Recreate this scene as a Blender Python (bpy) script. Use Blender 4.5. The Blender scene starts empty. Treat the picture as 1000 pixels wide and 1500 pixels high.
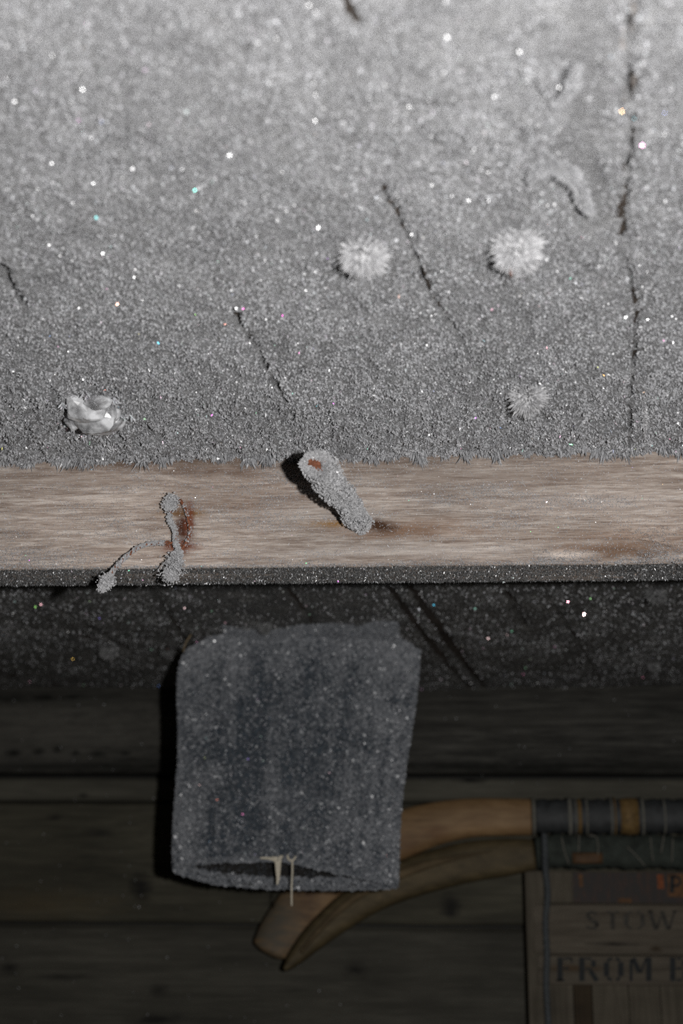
import bpy, math, random
import numpy as np
from math import radians, sin, cos, pi
from mathutils import Vector, Matrix

sc = bpy.context.scene
rng = np.random.default_rng(11)
random.seed(5)
COL = sc.collection

# ------------------------------------------------------------------ camera
F = 2000.0                      # focal length in pixels of the 1000x1500 frame
PITCH, YAW, ROLL = 18.0, 4.2, 0.6
def _rz(a): return np.array([[cos(a), -sin(a), 0], [sin(a), cos(a), 0], [0, 0, 1]])
def _rx(a): return np.array([[1, 0, 0], [0, cos(a), -sin(a)], [0, sin(a), cos(a)]])
R = _rz(radians(YAW)) @ _rx(radians(90 + PITCH)) @ _rz(radians(ROLL))
cam_d = bpy.data.cameras.new('camera')
cam = bpy.data.objects.new('camera', cam_d); COL.objects.link(cam)
cam.matrix_world = Matrix([list(R[i]) + [0] for i in range(3)] + [[0, 0, 0, 1]])
cam_d.sensor_fit = 'VERTICAL'; cam_d.sensor_height = 36; cam_d.sensor_width = 24
cam_d.lens = F / 1500 * 36
cam_d.clip_start = 0.02
cam_d.dof.use_dof = True
cam_d.dof.focus_distance = 1.15
cam_d.dof.aperture_fstop = 5.2
cam_d.dof.aperture_blades = 6
sc.camera = cam

# ------------------------------------------------------------------ world, flash, exposure
w = bpy.data.worlds.new('world'); sc.world = w; w.use_nodes = True
w.node_tree.nodes['Background'].inputs[0].default_value = (0.75, 0.85, 1.0, 1)
w.node_tree.nodes['Background'].inputs[1].default_value = 0.006
fl = bpy.data.lights.new('flash', 'POINT'); fl.energy = 49; fl.shadow_soft_size = 0.012
fl.color = (1.0, 0.985, 0.97)
flash = bpy.data.objects.new('flash', fl); COL.objects.link(flash)
flash.location = Vector((R @ np.array([0.120, 0.015, -0.02])).tolist())
sc.view_settings.view_transform = 'Standard'; sc.view_settings.look = 'None'
sc.view_settings.exposure = 0.0; sc.view_settings.gamma = 1.0
sc.view_settings.use_curve_mapping = False
sc.cycles.max_bounces = 4; sc.cycles.diffuse_bounces = 2; sc.cycles.glossy_bounces = 2
sc.cycles.transmission_bounces = 4
sc.cycles.use_denoising = False; sc.cycles.use_adaptive_sampling = False

# ------------------------------------------------------------------ geometry of the hut (metres, eye at the origin)
CEIL = 0.414          # underside of the ceiling boards
BEAM_Y0, BEAM_Y1, BEAM_Z = 1.10, 1.153, 0.3105
WALL = 2.20
TAN = 0.1317          # the ceiling boards run a little off square to the beam
JOINTS = [0.02 + 0.131 * k for k in range(-12, 12)]
def ray(px, py): return R @ np.array([(px - 500) / F, -(py - 750) / F, -1.0])
def at(px, py, Y):
    d = ray(px, py); return d * Y / d[1]
def ceil_at(px, py, h=0.409):
    d = ray(px, py); return d * h / d[2]

# ------------------------------------------------------------------ noise
def _hash(ix, iy, s):
    n = (ix.astype(np.int64) * 374761393 + iy.astype(np.int64) * 668265263 + s * 974634777) & 0xffffffff
    n = ((n ^ (n >> 13)) * 1274126177) & 0xffffffff
    return ((n ^ (n >> 16)) & 0xffff) / 65535.0
def vnoise(x, y, s=0):
    ix = np.floor(x); iy = np.floor(y); fx = x - ix; fy = y - iy
    fx = fx * fx * (3 - 2 * fx); fy = fy * fy * (3 - 2 * fy)
    a = _hash(ix, iy, s); b = _hash(ix + 1, iy, s); c = _hash(ix, iy + 1, s); d = _hash(ix + 1, iy + 1, s)
    return (a * (1 - fx) + b * fx) * (1 - fy) + (c * (1 - fx) + d * fx) * fy
def fbm(x, y, o=4, s=0):
    x = np.asarray(x, float); y = np.asarray(y, float)
    t = 0; a = 0.5; n = 0
    for k in range(o):
        t = t + a * vnoise(x * 2 ** k, y * 2 ** k, s + 17 * k); n += a; a *= 0.5
    return t / n

# ------------------------------------------------------------------ mesh helpers
class Acc:
    """gathers vertices and faces (triangles, quads or n-gons) with a material slot and a random value per vertex"""
    def __init__(s): s.v = []; s.r = []; s.n = 0; s.loops = []; s.sizes = []; s.mi = []; s.sm = []
    def add(s, V, faces, mi=0, rnd=None, smooth=False):
        V = np.asarray(V, np.float32).reshape(-1, 3)
        s.v.append(V); s.r.append(np.zeros(len(V), np.float32) + (0.5 if rnd is None else rnd))
        if isinstance(faces, np.ndarray):
            groups = [faces]
        else:
            by = {}
            for f in faces: by.setdefault(len(f), []).append(f)
            groups = [np.array(g) for g in by.values()]
        for g in groups:
            s.loops.append((g + s.n).ravel().astype(np.int32)); s.sizes.append(np.full(len(g), g.shape[1], np.int32))
            s.mi.append(np.full(len(g), mi, np.int32)); s.sm.append(np.full(len(g), smooth, bool))
        s.n += len(V)
        return s
    def build(s, name, mats, parent=None, origin=None):
        V = np.concatenate(s.v); L = np.concatenate(s.loops); S = np.concatenate(s.sizes)
        org = np.zeros(3) if origin is None else np.asarray(origin, float)
        me = bpy.data.meshes.new(name)
        me.vertices.add(len(V)); me.loops.add(len(L)); me.polygons.add(len(S))
        me.vertices.foreach_set('co', (V - org.astype(np.float32)).ravel().astype(np.float32))
        me.loops.foreach_set('vertex_index', L)
        st = np.zeros(len(S), np.int32); st[1:] = np.cumsum(S)[:-1]
        me.polygons.foreach_set('loop_start', st)
        me.polygons.foreach_set('material_index', np.concatenate(s.mi))
        me.polygons.foreach_set('use_smooth', np.concatenate(s.sm))
        at_ = me.attributes.new('rnd', 'FLOAT', 'POINT'); at_.data.foreach_set('value', np.concatenate(s.r))
        me.update(calc_edges=True); me.validate()
        for m in (mats if isinstance(mats, (list, tuple)) else [mats]): me.materials.append(m)
        o = bpy.data.objects.new(name, me); COL.objects.link(o)
        if parent is not None:
            o.parent = parent
            o.location = Vector((org - np.array(world_loc(parent))).tolist())
        else: o.location = Vector(org.tolist())
        return o
def world_loc(o):
    p = np.zeros(3)
    while o is not None:
        p = p + np.array(o.location); o = o.parent
    return p
def empty(name, loc, label=None, cat=None, group=None, kind=None):
    o = bpy.data.objects.new(name, None); COL.objects.link(o); o.location = Vector([float(c) for c in loc])
    o.empty_display_size = 0.02
    tag(o, label, cat, group, kind); return o
def tag(o, label=None, cat=None, group=None, kind=None):
    if label: o['label'] = label
    if cat: o['category'] = cat
    if group: o['group'] = group
    if kind: o['kind'] = kind
    return o
def grid_faces(nu, nv, close_u=False):
    i = np.arange(nu if close_u else nu - 1); j = np.arange(nv - 1)
    I, J = np.meshgrid(i, j, indexing='ij')
    a = I * nv + J; b = ((I + 1) % nu) * nv + J
    return np.stack([a, b, b + 1, a + 1], -1).reshape(-1, 4)
def box(acc, x0, x1, y0, y1, z0, z1, bev=0.0, mi=0, rnd=None):
    """box with chamfered long edges"""
    b = bev
    if b <= 0:
        V = [(x, y, z) for x in (x0, x1) for y in (y0, y1) for z in (z0, z1)]
        Fc = [(0, 1, 3, 2), (4, 6, 7, 5), (0, 4, 5, 1), (2, 3, 7, 6), (0, 2, 6, 4), (1, 5, 7, 3)]
        return acc.add(V, Fc, mi, rnd)
    pr = [(y0 + b, z0), (y1 - b, z0), (y1, z0 + b), (y1, z1 - b), (y1 - b, z1), (y0 + b, z1), (y0, z1 - b), (y0, z0 + b)]
    V = [(x, y, z) for x in (x0, x1) for (y, z) in pr]
    Fc = [(k, (k + 1) % 8, 8 + (k + 1) % 8, 8 + k) for k in range(8)] + [tuple(range(7, -1, -1)), tuple(range(8, 16))]
    return acc.add(V, Fc, mi, rnd)
def catmull(P, n):
    P = np.asarray(P, float); Q = np.vstack([2 * P[0] - P[1], P, 2 * P[-1] - P[-2]])
    out = []
    for k in range(len(P) - 1):
        p0, p1, p2, p3 = Q[k:k + 4]
        for t in np.linspace(0, 1, n, endpoint=False):
            out.append(0.5 * (2 * p1 + (p2 - p0) * t + (2 * p0 - 5 * p1 + 4 * p2 - p3) * t * t + (3 * p1 - p0 - 3 * p2 + p3) * t ** 3))
    out.append(P[-1]); return np.array(out)
def sweep(acc, path, wa, wb, ref=(0, 1, 0), sides=12, sup=1.0, mi=0, rnd=None, jitter=0.0):
    """tube along path; half width wa (across ref) and wb (along ref); sup<1 squares the section"""
    P = np.asarray(path, float); n = len(P)
    wa = np.zeros(n) + wa; wb = np.zeros(n) + wb
    T = np.gradient(P, axis=0); T /= np.linalg.norm(T, axis=1)[:, None] + 1e-9
    ref = np.asarray(ref, float)
    A = np.cross(T, ref); A /= np.linalg.norm(A, axis=1)[:, None] + 1e-9
    B = np.cross(A, T)
    th = np.arange(sides) / sides * 2 * pi
    c = np.sign(np.cos(th)) * np.abs(np.cos(th)) ** sup; s_ = np.sign(np.sin(th)) * np.abs(np.sin(th)) ** sup
    V = P[:, None, :] + A[:, None, :] * (wa[:, None] * c[None])[..., None] + B[:, None, :] * (wb[:, None] * s_[None])[..., None]
    if jitter:
        V = V + rng.normal(0, jitter, V.shape)
    V = V.reshape(-1, 3)
    Fc = []
    for i in range(n - 1):
        for k in range(sides):
            k2 = (k + 1) % sides
            Fc.append((i * sides + k, i * sides + k2, (i + 1) * sides + k2, (i + 1) * sides + k))
    Fc.append(tuple(range(sides - 1, -1, -1))); Fc.append(tuple((n - 1) * sides + k for k in range(sides)))
    return acc.add(V, Fc, mi, rnd, True)

# crystal templates: spike (long three-sided), plate (thin hexagon), block
_a = np.array([0, 2 * pi / 3, 4 * pi / 3])
GEM_V = np.vstack([[[0, 0, 0]], np.c_[np.cos(_a), np.sin(_a), np.full(3, .6)], [[0.15, 0, 1]]])      # six triangles
GEM_F = np.array([(0, 2, 1), (0, 3, 2), (0, 1, 3), (1, 2, 4), (2, 3, 4), (3, 1, 4)])
CONE_V = np.vstack([np.c_[np.cos(_a), np.sin(_a), np.zeros(3)], [[0.2, 0, 1]]])                       # three triangles
CONE_F = np.array([(0, 1, 3), (1, 2, 3), (2, 0, 3)])
_h = np.arange(6) / 6 * 2 * pi
PLATE_V = np.c_[0.62 * np.cos(_h) * 1.0, np.zeros(6), 0.5 + 0.5 * np.sin(_h)]
PLATE_F = np.array([(0, 1, 2), (0, 2, 3), (0, 3, 4), (0, 4, 5)])
def rand_dirs(N, spread):
    v = rng.normal(size=(N, 3)); v /= np.linalg.norm(v, axis=1)[:, None]; return v * spread
def crystals(acc, P, N_, L, W, spread=0.6, kind='spike', mi=0, sink=0.15, bright=None):
    """crystals standing on points P along normals N_ (jittered); lengths L, half widths W"""
    n = len(P)
    if n == 0: return acc
    P = np.asarray(P, float); N_ = np.asarray(N_, float)
    if N_.ndim == 1: N_ = np.repeat(N_[None], n, 0)
    L = np.zeros(n) + L; W = np.zeros(n) + W
    Z = N_ + rand_dirs(n, spread); Z /= np.linalg.norm(Z, axis=1)[:, None]
    X = np.cross(Z, rng.normal(size=(n, 3))); X /= np.linalg.norm(X, axis=1)[:, None]
    Y = np.cross(Z, X)
    TV, TF = {'spike': (GEM_V, GEM_F), 'cone': (CONE_V, CONE_F), 'plate': (PLATE_V, PLATE_F)}[kind]
    V = (P - Z * (L * sink)[:, None])[:, None, :] + X[:, None] * (TV[None, :, 0] * W[:, None])[..., None] \
        + Y[:, None] * (TV[None, :, 1] * W[:, None])[..., None] + Z[:, None] * (TV[None, :, 2] * L[:, None])[..., None]
    Fc = (TF[None] + (np.arange(n) * len(TV))[:, None, None]).reshape(-1, 3)
    r = rng.random(n) if bright is None else np.clip(bright + rng.normal(0, .13, n), 0, 1)
    return acc.add(V.reshape(-1, 3), Fc, mi, np.repeat(r, len(TV)).astype(np.float32))
def lumps(acc, P, rad, mi=0, bright=.5):
    bright = np.asarray(bright, float)
    """tiny irregular eight-sided ice grains"""
    n = len(P)
    if n == 0: return acc
    TV = np.array([(1, 0, 0), (-1, 0, 0), (0, 1, 0), (0, -1, 0), (0, 0, 1), (0, 0, -1)], float)
    TF = np.array([(0, 2, 4), (2, 1, 4), (1, 3, 4), (3, 0, 4), (2, 0, 5), (1, 2, 5), (3, 1, 5), (0, 3, 5)])
    Z = rand_dirs(n, 1); X = np.cross(Z, rng.normal(size=(n, 3))); X /= np.linalg.norm(X, axis=1)[:, None]; Y = np.cross(Z, X)
    s = (np.zeros(n) + rad)[:, None] * rng.uniform(.6, 1.3, (n, 3))
    V = np.asarray(P)[:, None] + X[:, None] * (TV[None, :, 0] * s[:, :1])[..., None] + Y[:, None] * (TV[None, :, 1] * s[:, 1:2])[..., None] + Z[:, None] * (TV[None, :, 2] * s[:, 2:])[..., None]
    V += rng.normal(0, 1, V.shape) * (np.zeros(n) + rad)[:, None, None] * .15
    Fc = (TF[None] + (np.arange(n) * 6)[:, None, None]).reshape(-1, 3)
    return acc.add(V.reshape(-1, 3), Fc, mi, np.repeat(np.clip(bright + rng.normal(0, .2, n), 0, 1), 6).astype(np.float32))

# ------------------------------------------------------------------ materials
class NT:
    def __init__(s, name):
        s.m = bpy.data.materials.new(name); s.m.use_nodes = True; s.t = s.m.node_tree
        s.b = s.t.nodes['Principled BSDF']; s.out = s.t.nodes['Material Output']
    def n(s, typ, **kw):
        x = s.t.nodes.new(typ)
        for k, v in kw.items():
            if k.startswith('i_'):
                x.inputs[k[2:].replace('_', ' ')].default_value = v
            else: setattr(x, k, v)
        return x
    def l(s, a, b): s.t.links.new(a, b)
    def pos(s): return s.n('ShaderNodeNewGeometry').outputs['Position']
    def scaled(s, sc_, off=(0, 0, 0)):
        m = s.n('ShaderNodeMapping'); m.inputs['Scale'].default_value = sc_; m.inputs['Location'].default_value = off
        s.l(s.pos(), m.inputs['Vector']); return m.outputs[0]
    def noise(s, vec, scale=1, detail=4, rough=.6, dist=0):
        x = s.n('ShaderNodeTexNoise'); x.inputs['Scale'].default_value = scale; x.inputs['Detail'].default_value = detail
        x.inputs['Roughness'].default_value = rough; x.inputs['Distortion'].default_value = dist
        s.l(vec, x.inputs['Vector']); return x.outputs['Fac']
    def ramp(s, fac, stops):
        r = s.n('ShaderNodeValToRGB'); e = r.color_ramp.elements
        while len(e) < len(stops): e.new(0.5)
        for k, (p, c) in enumerate(stops):
            e[k].position = p; e[k].color = tuple(c) + (1,) if len(c) == 3 else c
        s.l(fac, r.inputs[0]); return r.outputs[0]
    def math(s, op, a, b=None, clamp=False):
        x = s.n('ShaderNodeMath', operation=op); x.use_clamp = clamp
        for k, v in ((0, a), (1, b)):
            if v is None: continue
            if isinstance(v, (int, float)): x.inputs[k].default_value = v
            else: s.l(v, x.inputs[k])
        return x.outputs[0]
    def mix(s, fac, a, b, mode='MIX'):
        x = s.n('ShaderNodeMix', data_type='RGBA', blend_type=mode)
        for k, v in ((0, fac), (6, a), (7, b)):
            if isinstance(v, (int, float)): x.inputs[k].default_value = v
            elif isinstance(v, tuple): x.inputs[k].default_value = tuple(v) + (1,)
            else: s.l(v, x.inputs[k])
        return x.outputs[2]
    def spot(s, c, r, pw=1.0, warp=None):
        """soft ellipsoid mask centred on c with radii r (world metres), frayed by noise"""
        m = s.n('ShaderNodeMapping', vector_type='POINT')
        m.inputs['Location'].default_value = tuple(-c[k] / r[k] for k in range(3)); m.inputs['Scale'].default_value = tuple(1 / q for q in r)
        s.l(s.pos(), m.inputs['Vector'])
        ln = s.n('ShaderNodeVectorMath', operation='LENGTH'); s.l(m.outputs[0], ln.inputs[0])
        d = ln.outputs['Value']
        if warp is not None: d = s.math('ADD', d, s.math('MULTIPLY', s.math('SUBTRACT', warp, .5), 1.3))
        return s.math('MULTIPLY', s.math('SUBTRACT', 1.0, d, True), pw, True)
    def bump(s, h, strength=.5, dist=.002):
        b = s.n('ShaderNodeBump'); b.inputs['Strength'].default_value = strength; b.inputs['Distance'].default_value = dist
        s.l(h, b.inputs['Height']); s.l(b.outputs[0], s.b.inputs['Normal'])

def frost_mat(name, dark, light, trans=.25, rough=(.45, .18), film=False, spec=.5, ior=1.31):
    M = NT(name); a = M.n('ShaderNodeAttribute', attribute_name='rnd').outputs['Fac']
    col = M.ramp(a, [(0, dark), (1, light)])
    M.l(col, M.b.inputs['Base Color'])
    M.b.inputs['IOR'].default_value = ior
    M.b.inputs['Specular IOR Level'].default_value = spec
    M.l(M.math('ADD', M.math('MULTIPLY', a, rough[1] - rough[0]), rough[0]), M.b.inputs['Roughness'])
    if film:
        M.l(M.math('ADD', M.math('MULTIPLY', a, 900), 250), M.b.inputs['Thin Film Thickness'])
        M.b.inputs['Thin Film IOR'].default_value = 1.42
    tr = M.n('ShaderNodeBsdfTranslucent'); M.l(col, tr.inputs[0])
    mx = M.n('ShaderNodeMixShader'); mx.inputs[0].default_value = trans
    M.l(M.b.outputs[0], mx.inputs[1]); M.l(tr.outputs[0], mx.inputs[2]); M.l(mx.outputs[0], M.out.inputs[0])
    return M.m
def rime_mat(name, c0, c1, sc_=350):
    """the packed rime under the single crystals"""
    M = NT(name); f = M.noise(M.scaled((1, 1, 1)), sc_, 4, .75)
    big = M.noise(M.scaled((1, 1, 1)), 28, 3, .6)
    col = M.ramp(f, [(.3, c0), (.7, c1)])
    col = M.mix(1.0, col, M.ramp(big, [(.3, (.72, .72, .73)), (.7, (1, 1, 1))]), 'MULTIPLY')
    M.l(col, M.b.inputs['Base Color']); M.b.inputs['Roughness'].default_value = .6
    M.bump(f, 1.0, .004); return M.m
def wood_mat(name, dark, mid, light, grain=(3, 60, 90), rough=.8, bump=.35, spots=(), bd=.0015, contrast=(.3, .5, .7), big=.6, scale=1.0):
    """spots: (centre, radii, colour, strength)"""
    M = NT(name); v = M.scaled(grain)
    wv = M.noise(M.scaled((grain[0] * .35, grain[1] * .12, grain[2] * .12)), scale, 3, .5)
    vv = M.n('ShaderNodeVectorMath', operation='ADD'); M.l(v, vv.inputs[0])
    cmb = M.n('ShaderNodeCombineXYZ'); k = M.math('MULTIPLY', wv, 3.0)
    for q in range(3): M.l(k, cmb.inputs[q])
    M.l(cmb.outputs[0], vv.inputs[1])
    g = M.noise(vv.outputs[0], scale, 7, .74, .4)
    fine = M.noise(M.scaled(tuple(q * 3.2 for q in grain)), scale, 4, .7)
    h = M.math('ADD', M.math('MULTIPLY', g, .62), M.math('MULTIPLY', fine, .38))
    col = M.ramp(h, [(contrast[0], dark), (contrast[1], mid), (contrast[2], light)])
    b_ = M.noise(M.scaled((5, 14, 14), (3.1, 0, 1.7)), 1, 3, .6)
    lo = 1 - big
    col = M.mix(1.0, col, M.ramp(b_, [(.32, (lo, lo, lo)), (.68, (1, 1, 1))]), 'MULTIPLY')
    wp = M.noise(M.scaled((40, 60, 120)), 1, 4, .6)
    for c, r, cc, st in spots:
        col = M.mix(M.spot(c, r, st, wp), col, tuple(cc))
    M.l(col, M.b.inputs['Base Color']); M.b.inputs['Roughness'].default_value = rough
    M.b.inputs['Specular IOR Level'].default_value = .25
    M.bump(h, bump, bd); return M.m
def plain_mat(name, c, rough=.7, var=.3, nscale=60, metallic=0, bump=.3, spec=.3):
    M = NT(name); f = M.noise(M.scaled((1, 1, 1)), nscale, 4, .65)
    lo = tuple(q * (1 - var) for q in c); hi = tuple(min(1, q * (1 + var)) for q in c)
    M.l(M.ramp(f, [(.3, lo), (.7, hi)]), M.b.inputs['Base Color'])
    M.b.inputs['Roughness'].default_value = rough; M.b.inputs['Metallic'].default_value = metallic
    M.b.inputs['Specular IOR Level'].default_value = spec
    M.bump(f, bump, .002); return M.m

ICE = frost_mat('ice_crystal', (.34, .342, .352), (.68, .685, .705), .4, (.6, .19), False, 1.0, 1.5)
GLINT = frost_mat('ice_glint', (.45, .45, .47), (.7, .71, .74), .1, (.27, .10), True, 1.0, 1.7)
WHITE = frost_mat('white_frost', (.42, .42, .425), (.76, .76, .775), .4, (.5, .3), False, .8, 1.4)
SNOW = frost_mat('snow_white_frost', (.55, .55, .56), (.85, .85, .86), .4, (.6, .4), False, .5, 1.4)
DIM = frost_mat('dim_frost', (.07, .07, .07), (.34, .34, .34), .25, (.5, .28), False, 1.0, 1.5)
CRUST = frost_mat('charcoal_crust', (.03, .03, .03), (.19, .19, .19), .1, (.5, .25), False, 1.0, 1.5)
BLUE_ICE = frost_mat('bluish_frost', (.075, .09, .11), (.45, .46, .485), .3, (.5, .27), False, 1.0, 1.5)
RIME = rime_mat('packed_rime', (.20, .20, .203), (.50, .502, .51))
RUST = plain_mat('rust', (.17, .065, .035), .9, .5, 400)
DARKIRON = plain_mat('dark_iron', (.05, .04, .035), .7, .4, 300)

def b_at(px, py): return tuple(at(px, py, BEAM_Y0))
def sp(px, py, rx, rz, c, s): p = b_at(px, py); return ((p[0], p[1], p[2]), (rx * .00058, .06, rz * .00058), c, s)
BEAM_WOOD = wood_mat('weathered_beam_wood', (.23, .17, .138), (.42, .345, .295), (.66, .585, .525), (18, 300, 300), .75, .9, spots=(
    sp(200, 670, 260, 26, (.11, .07, .05), 1.6), sp(330, 690, 150, 14, (.15, .10, .075), 1.0), sp(350, 735, 150, 45, (.17, .10, .065), .45), sp(500, 672, 700, 16, (.15, .11, .085), .8), sp(120, 700, 260, 30, (.20, .15, .12), .5), sp(720, 700, 260, 26, (.24, .19, .16), .5), sp(620, 806, 300, 12, (.55, .50, .46), .5), sp(860, 735, 200, 26, (.50, .44, .40), .4), sp(905, 806, 120, 16, (.15, .095, .065), 1.4), sp(830, 811, 52, 8, (.60, .52, .46), 1.6),
    sp(500, 767, 75, 8, (.25, .14, .05), 1.0), sp(600, 775, 130, 20, (.19, .105, .06), .85), sp(554, 770, 36, 14, (.05, .022, .01), 1.4),
    sp(270, 752, 50, 9, (.22, .12, .045), 1.1), sp(268, 775, 22, 44, (.07, .025, .013), 1.3), sp(264, 800, 38, 14, (.15, .045, .02), 1.5),
    sp(277, 765, 9, 34, (.16, .045, .02), 1.2), sp(900, 790, 150, 30, (.24, .15, .10), .5)),
    contrast=(.39, .5, .61), big=.36)

# ================================================================== STRUCTURE
# ---- ceiling: boards whose joints show as dark cracks through the frost
ceiling = empty('ceiling', (0, 1.2, CEIL), 'frost covered board ceiling sloping away above the beam to the back wall', None, None, 'structure')
CB = wood_mat('ceiling_board_wood', (.035, .028, .022), (.075, .06, .05), (.13, .11, .095), (60, 5, 60), .85, .4,
    spots=((tuple(ceil_at(858, 150)), (.022, .13, .1), (.34, .315, .30), 2.5),))
ca = math.atan(TAN)
for k in range(len(JOINTS) - 1):
    s0, s1 = JOINTS[k] + .0016, JOINTS[k + 1] - .0016
    y0, y1 = -.35, WALL + .02
    zz = CEIL + random.uniform(-.0006, .0006)
    c = [(s0 + y0 * TAN, y0), (s1 + y0 * TAN, y0), (s1 + y1 * TAN, y1), (s0 + y1 * TAN, y1)]
    if min(p[0] for p in c) > 1.6 or max(p[0] for p in c) < -1.6: continue
    V = [(x, y, zz) for x, y in c] + [(x, y, zz + .022) for x, y in c]
    a = Acc(); a.add(V, [(3, 2, 1, 0), (4, 5, 6, 7), (0, 1, 5, 4), (1, 2, 6, 5), (2, 3, 7, 6), (3, 0, 4, 7)])
    a.build('board', CB, ceiling, ((s0 + s1) / 2 + .9 * TAN, .9, zz))
a = Acc(); box(a, -1.7, 1.7, -.4, WALL + .05, CEIL + .0235, CEIL + .04)
a.build('backing', plain_mat('old_tarred_felt', (.02, .017, .015)), ceiling, (0, 1.2, CEIL + .03))

# ---- back wall: wall plate, narrow strip and wide horizontal boards
wall = empty('wall_back', (0, WALL, -1.6), 'dark back wall of wide old horizontal boards below the frosted ceiling', None, None, 'structure')
def wsp(px, py, rx, rz, c, s, Y=WALL):
    p = at(px, py, Y); return ((p[0], p[1], p[2]), (rx * .0011, .1, rz * .0011), c, s)
KN = (.012, .011, .009)
WW = [wood_mat('wall_board_wood', (.034, .031, .023), (.066, .061, .043), (.115, .105, .076), (4, 70, 70), .8, .5,
      spots=(wsp(207, 1300, 20, 26, KN, 1.3), wsp(660, 1328, 18, 22, KN, 1.3), wsp(145, 1220, 30, 10, KN, .7), wsp(60, 1325, 160, 30, (.085, .062, .03), .5),
             wsp(80, 1198, 14, 6, KN, .9)), contrast=(.32, .5, .7), big=.4),
      wood_mat('lower_board_wood', (.038, .036, .028), (.066, .062, .049), (.11, .104, .084), (4, 70, 70), .8, .5,
      spots=(wsp(520, 1421, 26, 14, KN, 1.0), wsp(232, 1450, 18, 12, KN, .9), wsp(88, 1431, 60, 5, KN, .9), wsp(14, 1418, 16, 12, KN, .9), wsp(230, 1494, 50, 10, KN, 1.2)),
      contrast=(.32, .5, .7), big=.4),
      wood_mat('strip_wood', (.06, .056, .043), (.095, .09, .07), (.14, .13, .105), (4, 60, 60), .8, .4, spots=(
          wsp(690, 1142, 30, 7, KN, 1.2), wsp(122, 1166, 12, 5, KN, 1)), big=.4),
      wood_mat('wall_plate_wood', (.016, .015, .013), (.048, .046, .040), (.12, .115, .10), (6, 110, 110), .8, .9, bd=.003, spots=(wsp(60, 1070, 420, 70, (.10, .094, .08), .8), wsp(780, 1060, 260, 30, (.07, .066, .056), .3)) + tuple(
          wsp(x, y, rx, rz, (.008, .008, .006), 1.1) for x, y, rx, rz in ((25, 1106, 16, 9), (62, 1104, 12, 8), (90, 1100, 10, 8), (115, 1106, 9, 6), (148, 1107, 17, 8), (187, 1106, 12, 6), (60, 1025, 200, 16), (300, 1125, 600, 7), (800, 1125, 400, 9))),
          contrast=(.36, .5, .68), big=.55)]
WZ = [(.2335, .2695, 2, .0), (.0465, .2300, 0, .004), (-.139, .0435, 1, -.004)]
z = -.142
while z > -1.55: WZ.append((max(z - .1805, -1.6), z, 0, 0.0)); z -= .1855
for z0, z1, mi, off in WZ:
    a = Acc(); box(a, -1.7, 1.7, WALL - off, WALL + .03, z0, z1, .0075 if mi == 1 else .004)
    a.build('board', WW[mi], wall, (0, WALL, z0))
a = Acc(); box(a, -1.7, 1.7, WALL + .031, WALL + .05, -1.6, CEIL + .03)
a.build('backing', plain_mat('dark_backing', (.01, .01, .009)), wall, (0, WALL + .04, -1.6))
# wall plate, rough sawn, a finger proud of the boards
a = Acc(); nx, nz = 420, 40
X, Z = np.meshgrid(np.linspace(-1.7, 1.7, nx), np.linspace(.2755, CEIL - .001, nz), indexing='ij')
Y = WALL - .022 - .003 * (fbm(X * 9, Z * 160, 3, 5) - .5) + .006 * np.clip((.2815 - Z) / .006, 0, 1) ** 2
V = np.stack([X, Y, Z], -1).reshape(-1, 3); a.add(V, grid_faces(nx, nz), 0, None, False)
box(a, -1.7, 1.7, WALL - .016, WALL + .03, .2755, CEIL - .001)
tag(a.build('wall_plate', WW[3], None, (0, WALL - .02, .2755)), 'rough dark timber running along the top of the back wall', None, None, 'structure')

# side walls and floor, out of view
for nm, x in (('wall_left', -1.7), ('wall_right', 1.7)):
    a = Acc(); box(a, min(x, x * 1.02), max(x, x * 1.02), -.4, WALL + .03, -1.6, CEIL + .02)
    tag(a.build(nm, WW[0], None, (x, .9, -1.6)), 'dark board side wall', None, None, 'structure')
a = Acc(); box(a, -1.75, 1.75, -.4, WALL + .05, -1.63, -1.6)
tag(a.build('floor', WW[1], None, (0, .9, -1.6)), 'dark wooden floor', None, None, 'structure')

# ---- the cross beam
def beam_chew(X, Z):
    """ragged worn patch at the lower edge, right"""
    m = np.clip((X - .135) / .05, 0, 1) * np.clip((.350 - Z) / .022, 0, 1)
    return m
xs = np.concatenate([np.linspace(-1.7, -.5, 40), np.arange(-.497, .36, .0018), np.linspace(.37, 1.7, 40)])
prof = []
for z in np.arange(CEIL, BEAM_Z + .004, -.0018): prof.append((BEAM_Y0, z, -1, 0))
for t in np.linspace(0, pi / 2, 6): prof.append((BEAM_Y0 + .0035 * (1 - cos(t)), BEAM_Z + .0035 - .0035 * sin(t), -cos(t), -sin(t)))
for y in np.arange(BEAM_Y0 + .005, BEAM_Y1 - .002, .0025): prof.append((y, BEAM_Z, 0, -1))
prof += [(BEAM_Y1, BEAM_Z + .002, .7, -.7), (BEAM_Y1, CEIL, 1, 0)]
prof = np.array(prof); npf = len(prof)
X = np.repeat(xs[:, None], npf, 1); S = np.cumsum(np.r_[0, np.linalg.norm(np.diff(prof[:, :2], axis=0), axis=1)])[None]
Yp = np.repeat(prof[None, :, 0], len(xs), 0); Zp = np.repeat(prof[None, :, 1], len(xs), 0)
d = .0012 * (fbm(X * 14, S * 260 + 0 * X, 4, 3) - .5) + .0016 * (fbm(X * 9, S * 40 + 0 * X, 2, 8) - .5)
ch = beam_chew(X, Zp); d = d - ch * (.0005 + .0110 * np.clip(fbm(X * 70, S * 260 + 0 * X, 4, 21) - .38, 0, 1) * 2)
sl = at(830, 812, BEAM_Y0)    # a pale splinter standing off the lower edge
m = (np.abs(X - sl[0]) < .029) & (np.abs(Zp - sl[2]) < .0062); d = np.where(m & (S < .104), d - .0016 + .0012 * (np.abs(Zp - sl[2]) < .0025), d)
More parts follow.
